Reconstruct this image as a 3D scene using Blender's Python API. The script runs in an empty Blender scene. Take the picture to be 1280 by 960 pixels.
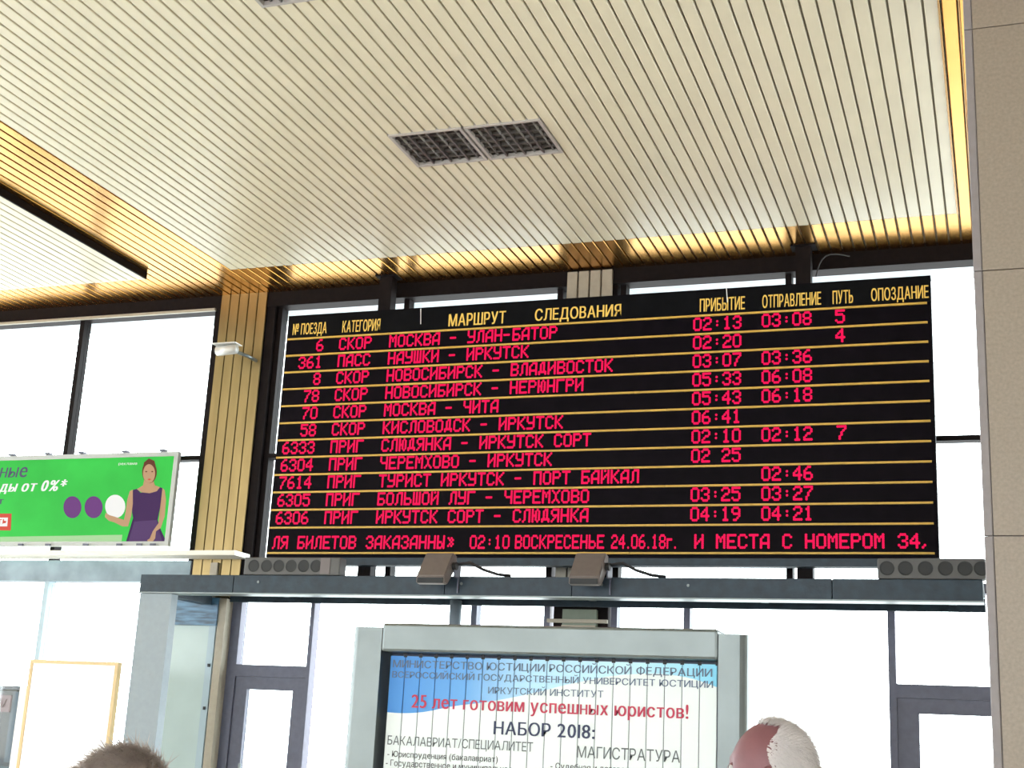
import bpy, bmesh, math, random
from mathutils import Vector, Matrix
random.seed(7)
C = bpy.context.scene.collection
SC = bpy.context.scene

# ------------------------------------------------------------------ camera, world, exposure
EYE = 1.6                                   # metres above the floor
F = 1717.28 / 1280 * 36
ROT = ((0.9432361, 0.32857162, 0.04843905),         # right
       (-0.04031067, 0.25802749, -0.96529626),      # down
       (-0.32966756, 0.90854967, 0.25662579))       # forward
cd = bpy.data.cameras.new('camera'); cam = bpy.data.objects.new('camera', cd); C.objects.link(cam)
cd.sensor_width = 36; cd.lens = F; cd.clip_end = 500
r_, d_, f_ = (Vector(v) for v in ROT)
cam.matrix_world = Matrix.Translation((0, 0, EYE)) @ Matrix((
    (r_.x, -d_.x, -f_.x, 0), (r_.y, -d_.y, -f_.y, 0), (r_.z, -d_.z, -f_.z, 0), (0, 0, 0, 1)))
SC.camera = cam

SKY = 9.4
w = bpy.data.worlds.new('overcast_sky'); SC.world = w; w.use_nodes = True
bg = w.node_tree.nodes['Background']; bg.inputs[0].default_value = (0.93, 0.975, 1.0, 1); bg.inputs[1].default_value = SKY
SC.view_settings.view_transform = 'Standard'; SC.view_settings.look = 'None'
SC.view_settings.gamma = 1; SC.view_settings.use_curve_mapping = False
SC.view_settings.exposure = 0.0


def P(x, y, Y):
    """point of the upright plane at distance Y seen at photo pixel x, y"""
    a = (x - 640) / 1717.28; b = (y - 480) / 1717.28
    v = r_ * a + d_ * b + f_
    v = v * (Y / v.y)
    return Vector((v.x, v.y, v.z + EYE))


# ------------------------------------------------------------------ materials
MATS = {}


def mat(name, col, rough=0.5, metal=0.0, emit=0.0, noise=0.0, nscale=20.0, bump=0.0, bscale=60.0, coat=0.0, stretch=None, spec=None):
    if name in MATS: return MATS[name]
    m = bpy.data.materials.new(name); m.use_nodes = True; nt = m.node_tree; n = nt.nodes; l = nt.links
    b = n['Principled BSDF']
    b.inputs['Base Color'].default_value = (*col, 1); b.inputs['Roughness'].default_value = rough
    b.inputs['Metallic'].default_value = metal
    if spec is not None: b.inputs['Specular IOR Level'].default_value = spec
    if coat: b.inputs['Coat Weight'].default_value = coat; b.inputs['Coat Roughness'].default_value = .15
    if emit:
        b.inputs['Emission Color'].default_value = (*col, 1); b.inputs['Emission Strength'].default_value = emit
        b.inputs['Base Color'].default_value = (*[c * .12 for c in col], 1); b.inputs['Specular IOR Level'].default_value = .1
    if noise or bump:
        g = n.new('ShaderNodeNewGeometry'); mp = n.new('ShaderNodeMapping'); l.new(g.outputs['Position'], mp.inputs[0])
        if stretch: mp.inputs['Scale'].default_value = stretch
    if noise:
        t = n.new('ShaderNodeTexNoise'); t.inputs['Scale'].default_value = nscale; t.inputs['Detail'].default_value = 6
        l.new(mp.outputs[0], t.inputs['Vector'])
        r = n.new('ShaderNodeMapRange'); r.inputs['From Min'].default_value = .3; r.inputs['From Max'].default_value = .7
        r.inputs['To Min'].default_value = 1 - noise; r.inputs['To Max'].default_value = 1 + noise
        l.new(t.outputs['Fac'], r.inputs['Value'])
        mx = n.new('ShaderNodeVectorMath'); mx.operation = 'SCALE'; mx.inputs[0].default_value = col
        l.new(r.outputs[0], mx.inputs['Scale'])
        if not emit: l.new(mx.outputs[0], b.inputs['Base Color'])
        if emit: l.new(mx.outputs[0], b.inputs['Emission Color'])
    if bump:
        t2 = n.new('ShaderNodeTexNoise'); t2.inputs['Scale'].default_value = bscale; t2.inputs['Detail'].default_value = 3
        l.new(mp.outputs[0], t2.inputs['Vector'])
        bp = n.new('ShaderNodeBump'); bp.inputs['Strength'].default_value = bump; bp.inputs['Distance'].default_value = .01
        l.new(t2.outputs['Fac'], bp.inputs['Height']); l.new(bp.outputs[0], b.inputs['Normal'])
    MATS[name] = m
    return m


def glassmat(name, tint, gloss=0.05):
    m = bpy.data.materials.new(name); m.use_nodes = True; nt = m.node_tree; n = nt.nodes; l = nt.links
    n.remove(n['Principled BSDF'])
    tr = n.new('ShaderNodeBsdfTransparent'); tr.inputs[0].default_value = (*tint, 1)
    gl = n.new('ShaderNodeBsdfGlossy'); gl.inputs['Roughness'].default_value = .02
    mx = n.new('ShaderNodeMixShader'); mx.inputs[0].default_value = gloss
    l.new(tr.outputs[0], mx.inputs[1]); l.new(gl.outputs[0], mx.inputs[2]); l.new(mx.outputs[0], n['Material Output'].inputs[0])
    MATS[name] = m
    return m


GLASS = glassmat('window_glass', (.93, .96, .96))
PLANK = mat('cream_plank_paint', (.74, .675, .52), rough=.36, noise=.03, nscale=3, spec=.35)
GOLD = mat('gold_anodised_plank', (.66, .325, .07), rough=.25, metal=1, noise=.05, nscale=5, bump=.03, bscale=9)
TRIMGOLD = mat('gold_trim', (.30, .15, .04), rough=.25, metal=1)
COLGOLD = mat('brushed_gold_cladding', (.28, .21, .10), rough=.38, metal=1, noise=.12, nscale=6, bump=.3, bscale=5, stretch=(1, 1, .25))
VOID = mat('ceiling_void', (.40, .35, .25), rough=.9)
DARK = mat('dark_bronze_frame', (.008, .005, .005), rough=.6, noise=.2, spec=.1)
FRAME = mat('grey_window_frame', (.10, .105, .15), rough=.5, noise=.1)
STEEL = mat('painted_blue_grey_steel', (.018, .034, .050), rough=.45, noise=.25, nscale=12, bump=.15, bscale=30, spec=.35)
BLACK = mat('board_black_panel', (.0035, .002, .004), rough=.5, noise=.3, nscale=9, spec=.05)
HEADER = mat('board_header_black', (.003, .003, .004), rough=.45, noise=.4, nscale=7, spec=.06)
YEL = mat('yellow_paint_strip', (.58, .36, .055), rough=.5, noise=.1)
YTXT = mat('yellow_letter_paint', (.85, .55, .10), rough=.5)
LED = mat('lit_red_led', (.93, .004, .085), rough=.5, emit=1.08)
GRAN = mat('polished_granite', (.28, .232, .185), rough=.42, noise=.12, nscale=60, bump=.02, bscale=80)
GRANE = mat('granite_edge_trim', (.24, .215, .22), rough=.45, noise=.06)
ALU = mat('aluminium_frame', (.17, .195, .195), rough=.36, metal=.7, noise=.07, nscale=4)
WHITE = mat('white_painted_metal', (.85, .86, .85), rough=.4)
CREAM = mat('cream_painted_trim', (.36, .32, .25), rough=.5, noise=.06)
TEAL = mat('pale_teal_panel', (.40, .50, .49), rough=.3, noise=.04, nscale=3)
PBLUE = mat('pale_blue_trim', (.34, .44, .50), rough=.4)
BLUEP = mat('streaked_blue_panel', (.07, .16, .26), rough=.35, noise=.6, nscale=5, stretch=(1, 1, 7))
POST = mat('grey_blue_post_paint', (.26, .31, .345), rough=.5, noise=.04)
TAN = mat('tan_lamp_housing', (.14, .115, .105), rough=.5, noise=.06)
SPK = mat('grey_speaker_housing', (.085, .085, .085), rough=.55, noise=.05)
SPKE = mat('light_speaker_end', (.14, .12, .12), rough=.5)
SPKD = mat('speaker_cone_dark', (.022, .024, .026), rough=.7)
FLOOR = mat('terrazzo_floor', (.50, .46, .39), rough=.4, noise=.1, nscale=30)
WALL = mat('cream_wall_plaster', (.58, .53, .45), rough=.8, noise=.04)
PAVE = mat('outdoor_paving', (.45, .45, .44), rough=.9, noise=.08, nscale=2)
EAVE = mat('pale_soffit_concrete', (.62, .66, .70), rough=.8, noise=.12, nscale=3)
LOUV = mat('louvre_aluminium', (.16, .15, .145), rough=.4, metal=.5)
LFR = mat('light_fitting_white_frame', (.42, .39, .37), rough=.35)
LHOUS = mat('light_fitting_inside', (.10, .095, .085), rough=.6, noise=.5, nscale=25)
TUBE = mat('unlit_tube', (.22, .21, .20), rough=.2)
BLK = mat('black_rubber', (.012, .012, .014), rough=.6)
SILVER = mat('silver_camera_case', (.62, .62, .60), rough=.3, metal=.3)


# ------------------------------------------------------------------ mesh helpers
def box_bm(bm, x0, x1, y0, y1, z0, z1, bev=0.0):
    vs = [bm.verts.new(p) for p in ((x0, y0, z0), (x1, y0, z0), (x1, y1, z0), (x0, y1, z0), (x0, y0, z1), (x1, y0, z1), (x1, y1, z1), (x0, y1, z1))]
    fs = [bm.faces.new([vs[i] for i in q]) for q in ((3, 2, 1, 0), (4, 5, 6, 7), (0, 1, 5, 4), (1, 2, 6, 5), (2, 3, 7, 6), (3, 0, 4, 7))]
    if bev:
        es = list({e for f in fs for e in f.edges})
        bmesh.ops.bevel(bm, geom=es, offset=bev, segments=2, affect='EDGES', profile=.6)


def tube_bm(bm, pts, r, n=8):
    pts = [Vector(p) for p in pts]; rings = []
    for i, p in enumerate(pts):
        a = pts[max(0, i - 1)]; b = pts[min(len(pts) - 1, i + 1)]; t = (b - a).normalized()
        u = t.cross(Vector((0, 0, 1)))
        if u.length < .1: u = t.cross(Vector((1, 0, 0)))
        u.normalize(); v = t.cross(u)
        rr = r[i] if isinstance(r, (list, tuple)) else r
        rings.append([bm.verts.new(p + (u * math.cos(k * 2 * math.pi / n) + v * math.sin(k * 2 * math.pi / n)) * rr) for k in range(n)])
    for a, b in zip(rings, rings[1:]):
        for k in range(n): bm.faces.new((a[k], a[(k + 1) % n], b[(k + 1) % n], b[k]))
    bm.faces.new(rings[0]); bm.faces.new(rings[-1][::-1])


def obj(name, bm, m, parent=None, kind=None, smooth=False, loc=None):
    bmesh.ops.recalc_face_normals(bm, faces=bm.faces)
    me = bpy.data.meshes.new(name); bm.to_mesh(me); bm.free(); me.materials.append(m)
    if smooth:
        for p in me.polygons: p.use_smooth = True
    o = bpy.data.objects.new(name, me); C.objects.link(o)
    if loc is not None: o.location = loc
    if parent is not None:
        o.parent = parent
        if loc is None: o.matrix_parent_inverse = Matrix.Translation(parent.location).inverted()
    if kind: o['kind'] = kind
    return o


def box(name, x0, x1, y0, y1, z0, z1, m, parent=None, kind=None, bev=0.0):
    bm = bmesh.new(); box_bm(bm, min(x0, x1), max(x0, x1), y0, y1, min(z0, z1), max(z0, z1), bev)
    return obj(name, bm, m, parent, kind)


def thing(name, label, cat, loc, group=None):
    o = bpy.data.objects.new(name, None); C.objects.link(o); o.location = loc; o.empty_display_size = .1
    o['label'] = label; o['category'] = cat
    if group: o['group'] = group
    return o


def tag(o, label, cat, group=None):
    o['label'] = label; o['category'] = cat
    if group: o['group'] = group
    return o


def struct(name, loc=(0, 0, 0)):
    o = bpy.data.objects.new(name, None); C.objects.link(o); o.location = loc; o['kind'] = 'structure'
    return o


def poly(name, pts, Y, m, parent, th=.003):
    """flat printed shape, pts in (x,z) world"""
    bm = bmesh.new(); f = bm.faces.new([bm.verts.new((x, Y, z)) for x, z in pts])
    bmesh.ops.triangulate(bm, faces=[f])
    return obj(name, bm, m, parent)


def pxpoly(name, pts, Y, m, parent):
    return poly(name, [(P(x, y, Y).x, P(x, y, Y).z) for x, y in pts], Y, m, parent)


GLY = {}


def raw_glyph(ch):
    cu = bpy.data.curves.new('t', 'FONT'); cu.body = ch; cu.size = 1; cu.resolution_u = 3
    t = bpy.data.objects.new('t', cu); C.objects.link(t)
    dg = bpy.context.evaluated_depsgraph_get(); dg.update()
    me = bpy.data.meshes.new_from_object(t.evaluated_get(dg))
    bpy.data.objects.remove(t); bpy.data.curves.remove(cu)
    k = 1.067 if ord(ch) < 128 else 1
    vs = [(v.co.x * k, v.co.y * k) for v in me.vertices]; fs = [tuple(p.vertices) for p in me.polygons]
    bpy.data.meshes.remove(me)
    return vs, fs


def glyph(ch):
    """flat outline of one letter; letters the built-in font fills badly are made from a sound one"""
    if ch in GLY: return GLY[ch]
    if ch in 'ныеФ':
        src, w_, h_ = {'н': ('Н', .434, .542), 'ы': ('Ы', .58, .542), 'е': ('e', .482, .562), 'Ф': ('О', .70, .63)}[ch]
        vs, fs = raw_glyph(src)
        xs = [v[0] for v in vs]; ys = [v[1] for v in vs]; a, b, c, d = min(xs), max(xs), min(ys), max(ys)
        y0 = {'е': -.01, 'Ф': .05}.get(ch, 0)
        vs = [((x - a) / (b - a) * w_, (y - c) / (d - c) * h_ + y0) for x, y in vs]
        if ch == 'Ф':
            n = len(vs); m = w_ / 2; vs += [(m - .045, -.02), (m + .045, -.02), (m + .045, .75), (m - .045, .75)]; fs.append((n, n + 1, n + 2, n + 3))
    else:
        vs, fs = raw_glyph(ch)
        a = min(v[0] for v in vs); vs = [(x - a, y) for x, y in vs]
    GLY[ch] = (vs, fs, max(v[0] for v in vs))
    return GLY[ch]


def text(name, s, m, x0, x1, z0, z1, Y, parent, bold=.0, shear=0.0):
    V = []; Fc = []; x = 0
    for ch in s:
        if ch == ' ': x += .30; continue
        vs, fs, w_ = glyph(ch); n = len(V)
        V += [(x + a + shear * b, b) for a, b in vs]; Fc += [tuple(i + n for i in f) for f in fs]
        x += w_ + .095 + bold * 2
    xs = [v[0] for v in V]; ys = [v[1] for v in V]; ax, bx, ay, by = min(xs), max(xs), min(ys), max(ys)
    P3 = [((a - ax) / (bx - ax) * (x1 - x0) + x0, Y, (b - ay) / (by - ay) * (z1 - z0) + z0) for a, b in V]
    if bold:        # heavier strokes: the same letters again, shifted sideways
        w_ = bold * 1.1 * (x1 - x0) / (bx - ax); n = len(P3); F0 = list(Fc); Q = list(P3); P3 = []; Fc = []
        for k in (-1, 0, 1):
            Fc += [tuple(i + len(P3) for i in f) for f in F0]; P3 += [(a + k * w_, b - .0002 * k, c) for a, b, c in Q]
    me = bpy.data.meshes.new(name); me.from_pydata(P3, [], Fc); me.materials.append(m)
    o = bpy.data.objects.new(name, me); C.objects.link(o)
    if parent is not None: o.parent = parent; o.matrix_parent_inverse = Matrix.Translation(root_loc(parent)).inverted()
    return o


def root_loc(o):
    v = Vector((0, 0, 0))
    while o is not None: v += o.location; v += o.matrix_parent_inverse.translation; o = o.parent
    return v


def pxtext(name, s, m, x0, x1, yt, yb, Y, parent, bold=0., shear=0.):
    a = P(x0, yb, Y); b = P(x1, yb, Y); c = P((x0 + x1) / 2, yt, Y); e = P((x0 + x1) / 2, yb, Y)
    return text(name, s, m, a.x, b.x, e.z, c.z, Y, parent, bold, shear)


# ------------------------------------------------------------------ ceiling (planks run towards the window wall)
HC = EYE + 4.4
YW = 11.8
PIT = .1


def plank_mesh(name, m, y0=0., y1=1.):
    bm = bmesh.new()
    prof = [(-.0425, .022), (-.0425, .004), (-.0385, 0), (.0385, 0), (.0425, .004), (.0425, .022)]
    a = [bm.verts.new((x, 0, z)) for x, z in prof]; b = [bm.verts.new((x, 1, z)) for x, z in prof]
    for i in range(5): bm.faces.new((a[i], b[i], b[i + 1], a[i + 1]))
    bmesh.ops.recalc_face_normals(bm, faces=bm.faces)
    me = bpy.data.meshes.new(name); bm.to_mesh(me); bm.free(); me.materials.append(m)
    return me


ceil = box('ceiling', -17, 6.0, -8, YW + .1, HC + .034, HC + .10, VOID, kind='structure')
PM = plank_mesh('plank', PLANK); GM = plank_mesh('gold_plank', GOLD)


def plank(me, name, x, y0, y1, z=HC, parent=ceil):
    o = bpy.data.objects.new(name, me); C.objects.link(o); o.parent = parent
    o.location = (x, y0, z); o.scale = (1, y1 - y0, 1)
    return o


YE = 11.03                     # far edge of the cream field, gold beyond
YN = -3.0
FIX = ((6.09, 6.67), (8.57, 9.15))
for k in range(68):
    x = -6.95 + k * PIT
    if -4.2 < x < -3.0:
        for a, b in ((YN, FIX[0][0]), (FIX[0][1], FIX[1][0]), (FIX[1][1], YE)): plank(PM, 'plank', x, a, b)
    else: plank(PM, 'plank', x, YN, YE)
    plank(GM, 'gold_plank', x, YE + .004, YW - .02)
for k in range(9): plank(GM, 'gold_plank', -7.05 - k * PIT, YN, YW - .02)          # gold band beside the lower panel
for k in range(31): plank(GM, 'gold_plank', -7.95 - k * PIT, 10.94, YW - .02)
for k in range(3): plank(GM, 'gold_plank', -.15 + k * PIT, YN, YW - .02)            # gold edge beside the granite pillar
# lower cream panel on the left with its dark side board
HL = EYE + 4.33
low = box('ceiling_lower_panel', -12.96, -7.895, YN, 10.92, HL + .03, HC + .03, VOID, kind='structure')
low.name = 'trim_1'
box('fascia', -7.893, -7.876, YN, 10.93, HL, HC - .002, DARK, low)
for k in range(50):
    plank(PM, 'plank', -7.938 - k * PIT, YN, 10.93, HL, low)
# gold edge trims on the right
t2 = box('trim_2', -.215, -.203, YN, YE, HC - .012, HC + .02, TRIMGOLD, kind='structure')
t3 = box('trim_3', -.100, -.092, YN, YE + .6, HC - .012, HC + .02, TRIMGOLD, kind='structure')


# ceiling light fittings: two louvred boxes side by side each
def light_fitting(y0, y1, label):
    t = thing('ceiling_light', label, 'ceiling light', (-3.6, (y0 + y1) / 2, HC), 'unlit louvred ceiling lights')
    for (x0, x1) in ((-4.20, -3.61), (-3.59, -3.00)):
        bm = bmesh.new(); fw = .022; zz = HC - .012
        for q in ((x0, x1, y0, y0 + fw), (x0, x1, y1 - fw, y1), (x0, x0 + fw, y0 + fw, y1 - fw), (x1 - fw, x1, y0 + fw, y1 - fw)):
            box_bm(bm, *q, zz, HC + .02)
        obj('frame', bm, LFR, t)
        bm = bmesh.new()
        v = [bm.verts.new(p) for p in ((x0 + .01, y0 + .01, HC + .015), (x1 - .01, y0 + .01, HC + .015), (x1 - .01, y1 - .01, HC + .015), (x0 + .01, y1 - .01, HC + .015),
                                       (x0 + .01, y0 + .01, HC + .031), (x1 - .01, y0 + .01, HC + .031), (x1 - .01, y1 - .01, HC + .031), (x0 + .01, y1 - .01, HC + .031))]
        for q in ((0, 1, 5, 4), (1, 2, 6, 5), (2, 3, 7, 6), (3, 0, 4, 7), (4, 5, 6, 7)): bm.faces.new([v[i] for i in q])
        obj('housing', bm, LHOUS, t)
        for k in range(1, 4):
            x = x0 + (x1 - x0) * k / 4
            box('louvre_blade', x - .006, x + .006, y0 + fw, y1 - fw, HC - .008, HC + .028, LOUV, t)
        for k in range(1, 6):
            y = y0 + (y1 - y0) * k / 6
            bm = bmesh.new()
            box_bm(bm, x0 + fw, x1 - fw, y - .004, y + .004, HC + .004, HC + .028)
            obj('cross_blade', bm, LOUV, t)
        for k in range(4):
            x = x0 + (x1 - x0) * (k + .5) / 4
            bm = bmesh.new(); tube_bm(bm, [(x, y0 + .03, HC + .016), (x, y1 - .03, HC + .016)], .011, 8)
            obj('tube', bm, TUBE, t, smooth=True)
    return t


light_fitting(*FIX[1], 'pair of square louvred ceiling light boxes, unlit, in the middle of the cream plank ceiling')
light_fitting(*FIX[0], 'unlit louvred ceiling light cut off by the top edge of the photo')

# ------------------------------------------------------------------ room shell
box('floor', -17, 6, -8, YW + .25, -.2, 0, FLOOR, kind='structure')
box('ground', -60, 40, YW + .25, 70, -.3, -.02, PAVE, kind='structure').name = 'trim_4'
# side walls, with tall windows left open to the daylight
wl = box('wall_left', -17.3, -17, -8, YW + .3, 0, 1.0, WALL, kind='structure')
box('wall_panel', -17.3, -17, -8, YW + .3, 4.6, HC + .1, WALL, wl)
for y in (-8, -3.2, 1.6, 6.4, 11.2): box('pier', -17.3, -17, y, y + .9, 1.0, 4.6, WALL, wl)
box('wall_right', 5.8, 6.1, -8, YW + .3, 0, HC + .1, WALL, kind='structure')
wb = box('wall_back', -17, 5.8, -8.3, -8, 0, 0.9, WALL, kind='structure')
box('wall_panel', -17, 5.8, -8.3, -8, 4.8, HC + .1, WALL, wb)
for k in range(6): box('pier', -17 + k * 4.36, -16 + k * 4.36, -8.3, -8, .9, 4.8, WALL, wb)

# ------------------------------------------------------------------ window wall
XR = -.135      # everything right of this stands behind the granite pillar
wf = box('wall_front', -17, 5.8, YW - .06, YW + .12, EYE + 4.25, HC + .03, DARK, kind='structure')
box('wall_plinth', -17, 5.8, YW - .05, YW + .15, 0, .5, WALL, wf)
box('header_lip', -17, -7.56, YW - .09, YW - .06, EYE + 4.235, EYE + 4.262, CREAM, wf)
ZT = EYE + 1.74     # middle transom
ZU = EYE + 2.70     # thin upper transom


def bar(x0, x1, z0, z1, parent, m=FRAME, y0=YW, d=.12, name='frame_bar'):
    return box(name, x0, x1, y0, y0 + d, z0, z1, m, parent)


def pane(x0, x1, z0, z1, parent):
    return box('pane', x0, x1, YW + .055, YW + .063, z0, z1, GLASS, parent)


wn = [0]


def window(xs, z0, z1, splits=(), m=FRAME, wv=.055, first=True, last=True):
    """xs: mullion centres; splits: thin horizontal bars"""
    wn[0] += 1
    o = struct('window_%d' % wn[0], (xs[0], YW, z0))
    for i, x in enumerate(xs):
        if (i == 0 and not first) or (i == len(xs) - 1 and not last): continue
        bar(x - wv / 2, x + wv / 2, z0, z1, o, m, name='mullion')
    lv = [z0, *splits, z1]
    for z in lv[1:-1]: bar(xs[0] + wv / 2, xs[-1] - wv / 2, z - .022, z + .022, o, m, name='transom')
    for a, b in zip(xs, xs[1:]):
        for c, d in zip(lv, lv[1:]):
            pane(a + wv / 2, b - wv / 2, c + .03, d - .03, o)
    return o


ZH = EYE + 4.25
window([-16.9, -14.8, -12.1, -9.25, -7.58], ZT - .09, ZH, (ZU,), DARK)            # left of the gold column
window([-6.84, -5.43, -3.84], ZT - .26, ZH, (ZU,), DARK)
window([-3.22, -1.69, .4], ZT - .26, ZH, (ZU,), DARK)
window([.5, 3.1, 5.7], ZT - .26, ZH, (ZU,), DARK)
BANDC = mat('grey_blue_band', (.20, .26, .30), rough=.5, noise=.35, nscale=3)
# transom band between upper and lower windows (only pieces between the columns)
for i, (a, b) in enumerate(((-17, -7.56), (-6.88, -3.80), (-3.24, 5.8))):
    box('trim_%d' % (5 + i), a, b, YW - .02, YW + .14, ZT - (.34 if i else .30), ZT - (.26 if i else .09), FRAME if i else BANDC, kind='structure')
# lower windows and glazed doors
window([-16.9, -13.8, -11.6, -9.26, -7.72], .5, ZT - .30, (), PBLUE)
window([-6.155, -4.54, -3.84], .5, ZT - .34, (), FRAME, first=False)
window([-3.22, -2.57, -.90], .5, ZT - .34, (), FRAME, last=False)
for k, (x0, x1, zt) in enumerate(((-7.03, -6.18, EYE + .62), (-.873, .35, EYE + .625))):
    d = struct('door_%d' % (k + 1), (x0, YW, 0))
    bar(x0 - .02, x0 + (.08 if k == 0 else .04), 0, ZT - .34, d, name='door_post'); bar(x1 - .02, x1 + .02, 0, ZT - .34, d, name='door_post')
    bar(x0 + (.08 if k == 0 else .04), x1 - .02, zt - .07, zt + .04, d, name='door_head')
    pane(x0 + .1, x1 - .04, zt + .05, ZT - .35, d)
    lf = bar(x0 + (.081 if k == 0 else .041), x0 + .21, .02, zt - .071, d, y0=YW + .02, d=.06, name='leaf_stile')
    bar(x1 - .15, x1 - .021, .02, zt - .071, d, y0=YW + .02, d=.06, name='leaf_stile')
    bar(x0 + .21, x1 - .15, zt - .19, zt - .071, d, y0=YW + .02, d=.06, name='leaf_rail')
    bar(x0 + .21, x1 - .15, .02, .22, d, y0=YW + .02, d=.06, name='leaf_rail')
    bm = bmesh.new(); tube_bm(bm, [(x0 + .24, YW - .03, .95), (x0 + .24, YW - .03, 1.35)], .015); obj('pull_handle', bm, ALU, d)
    pane(x0 + .21, x1 - .15, .22, zt - .19, d)
# canopy outside above the windows
box('trim_8', -18, 7, YW + .13, YW + .50, EYE + 4.27, EYE + 4.5, EAVE, kind='structure')

# gold column
XC0, XC1 = -7.50, -6.96
col = thing('column', 'tall column clad in ribbed gold metal left of the departure board', 'column', ((XC0 + XC1) / 2, YW - .1, 0))
zc0 = EYE + 1.28
box('core', XC0 + .01, XC1 - .01, YW - .06, YW + .1, zc0, HC + .02, DARK, col)
nw = 5; sw = (XC1 - XC0) / nw
for k in range(nw):
    bm = bmesh.new(); x = XC0 + k * sw
    prof = [(x + .003, 0), (x + .006, -.014), (x + sw - .006, -.014), (x + sw - .003, 0)]
    a = [bm.verts.new((px, YW - .065 + py, zc0)) for px, py in prof]; b = [bm.verts.new((px, YW - .065 + py, HC)) for px, py in prof]
    for i in range(3): bm.faces.new((a[i], a[i + 1], b[i + 1], b[i]))
    bm.faces.new(a); bm.faces.new(b[::-1]); bm.faces.new((a[0], b[0], b[3], a[3]))
    obj('cladding_strip', bm, COLGOLD, col)
box('side_channel', XC1, XC1 + .09, YW - .05, YW + .1, zc0, HC, DARK, col)['label'] = 'dark bronze channel along the right side'
box('side_channel', XC0 - .03, XC0, YW - .05, YW + .1, zc0, HC, DARK, col)
box('cream_batten', XC0 + .22, XC0 + .30, YW - .11, YW - .088, zc0, EYE + 1.62, CREAM, col)
# its lower, teal part below the porch roof
lo = thing('column_casing', 'pale teal casing under the gold column with blue streaked panel on top', 'column casing', (-7.4, YW - .1, 0))
box('front_panel', -7.68, -7.22, YW - .10, YW + .1, 0, EYE + 1.01, TEAL, lo)
box('blue_panel', -7.68, -7.13, YW - .14, YW + .1, EYE + 1.01, EYE + 1.275, BLUEP, lo)['label'] = 'streaked blue panel at the top'
box('edge_trim', -7.22, -7.15, YW - .11, YW + .1, 0, EYE + 1.01, PBLUE, lo)['label'] = 'light blue edge trim'
box('side_post', -7.13, -7.05, YW - .12, YW + .1, 0, EYE + 1.27, CREAM, lo)['label'] = 'cream side post'
for z in (EYE + .22, EYE + .62): box('bolt', -7.19, -7.17, YW - .125, YW - .11, z, z + .03, BLK, lo)
# middle column behind the board
c2 = thing('column', 'ribbed cream column in the window wall behind the middle of the departure board', 'column', (-3.53, YW - .1, 0))
box('core', -3.77, -3.27, YW - .02, YW + .12, 0, HC, DARK, c2)
for k in range(4):
    x = -3.745 + k * .113
    bm = bmesh.new(); box_bm(bm, x, x + .10, YW - .10, YW - .061, EYE + 1.3, HC - .02, .008); obj('cladding_strip', bm, CREAM, c2)
GREENISH = mat('greenish_casing_paint', (.22, .26, .20), rough=.5, noise=.05)
box('lower_casing', -3.67, -3.36, YW - .08, YW - .02, .0, EYE + 1.22, GREENISH, c2)['label'] = 'grey green casing of the lower part'
box('cross_trim', -3.80, -3.25, YW - .12, YW - .08, EYE + 1.10, EYE + 1.13, CREAM, c2)
box('cross_trim', -3.67, -3.36, YW - .10, YW - .08, EYE + 1.02, EYE + 1.08, CREAM, c2)
# rod and pole seen between beam and poster board
bm = bmesh.new(); tube_bm(bm, [(-4.64, YW - .2, 0), (-4.64, YW - .2, EYE + 1.27)], .055, 12)
tag(obj('standpipe', bm, POST, smooth=True), 'grey vertical pipe behind the top left of the lit poster board', 'pipe')

# granite pillar on the right
pil = thing('pillar', 'large grey brown granite pillar filling the right edge of the photo', 'pillar', (.5, 7.3, 0))
box('core', -.05, 1.2, 7.02, 7.9, 0, HC, GRANE, pil)
zs = [0, .0 + EYE - 1.63 + .0, 0]
seams = [0.02] + [EYE + v for v in (-.26, 1.11, 2.47, 3.84)] + [HC - .002]
for a, b in zip(seams, seams[1:]):
    bm = bmesh.new(); box_bm(bm, -.022, .62, 7.0, 7.02, a + .0025, b - .0025, .002); obj('slab', bm, GRAN, pil)
    bm = bmesh.new(); box_bm(bm, .625, 1.2, 7.0, 7.02, a + .0025, b - .0025, .002); obj('slab', bm, GRAN, pil)
    bm = bmesh.new(); box_bm(bm, -.0665, -.025, 7.0, 7.03, a + .0015, b - .0015, .006); obj('corner_piece', bm, GRANE, pil)

# ------------------------------------------------------------------ porch roof: beam, underside, posts
YB = 10.6
pb = thing('porch_beam', 'long dark blue grey steel beam running below the departure board', 'beam', (-3.7, YB, EYE + 1.2))
xs = [-7.31, -6.35, -4.35, -3.25, -1.2, -.12]
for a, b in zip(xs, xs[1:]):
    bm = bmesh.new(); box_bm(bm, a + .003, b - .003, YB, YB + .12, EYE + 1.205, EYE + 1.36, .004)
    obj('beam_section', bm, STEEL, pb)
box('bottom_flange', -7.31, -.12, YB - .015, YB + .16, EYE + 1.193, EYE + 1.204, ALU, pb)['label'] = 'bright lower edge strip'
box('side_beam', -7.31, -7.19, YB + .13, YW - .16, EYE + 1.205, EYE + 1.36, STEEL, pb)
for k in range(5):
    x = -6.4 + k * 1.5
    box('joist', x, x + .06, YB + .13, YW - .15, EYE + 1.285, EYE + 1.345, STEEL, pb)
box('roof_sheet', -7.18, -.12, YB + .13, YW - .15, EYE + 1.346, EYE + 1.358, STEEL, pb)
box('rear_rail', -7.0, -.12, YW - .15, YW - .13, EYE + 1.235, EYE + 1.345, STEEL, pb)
for x in (-6.1, -4.2, -3.0, -2.3): 
    bm = bmesh.new(); tube_bm(bm, [(x, YB - .004, EYE + 1.30), (x, YB - .012, EYE + 1.30)], .012, 8); obj('bolt', bm, ALU, pb)
box('support_post', -7.30, -6.97, YB + .01, YB + .11, 0, EYE + 1.19, POST, None)
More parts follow.
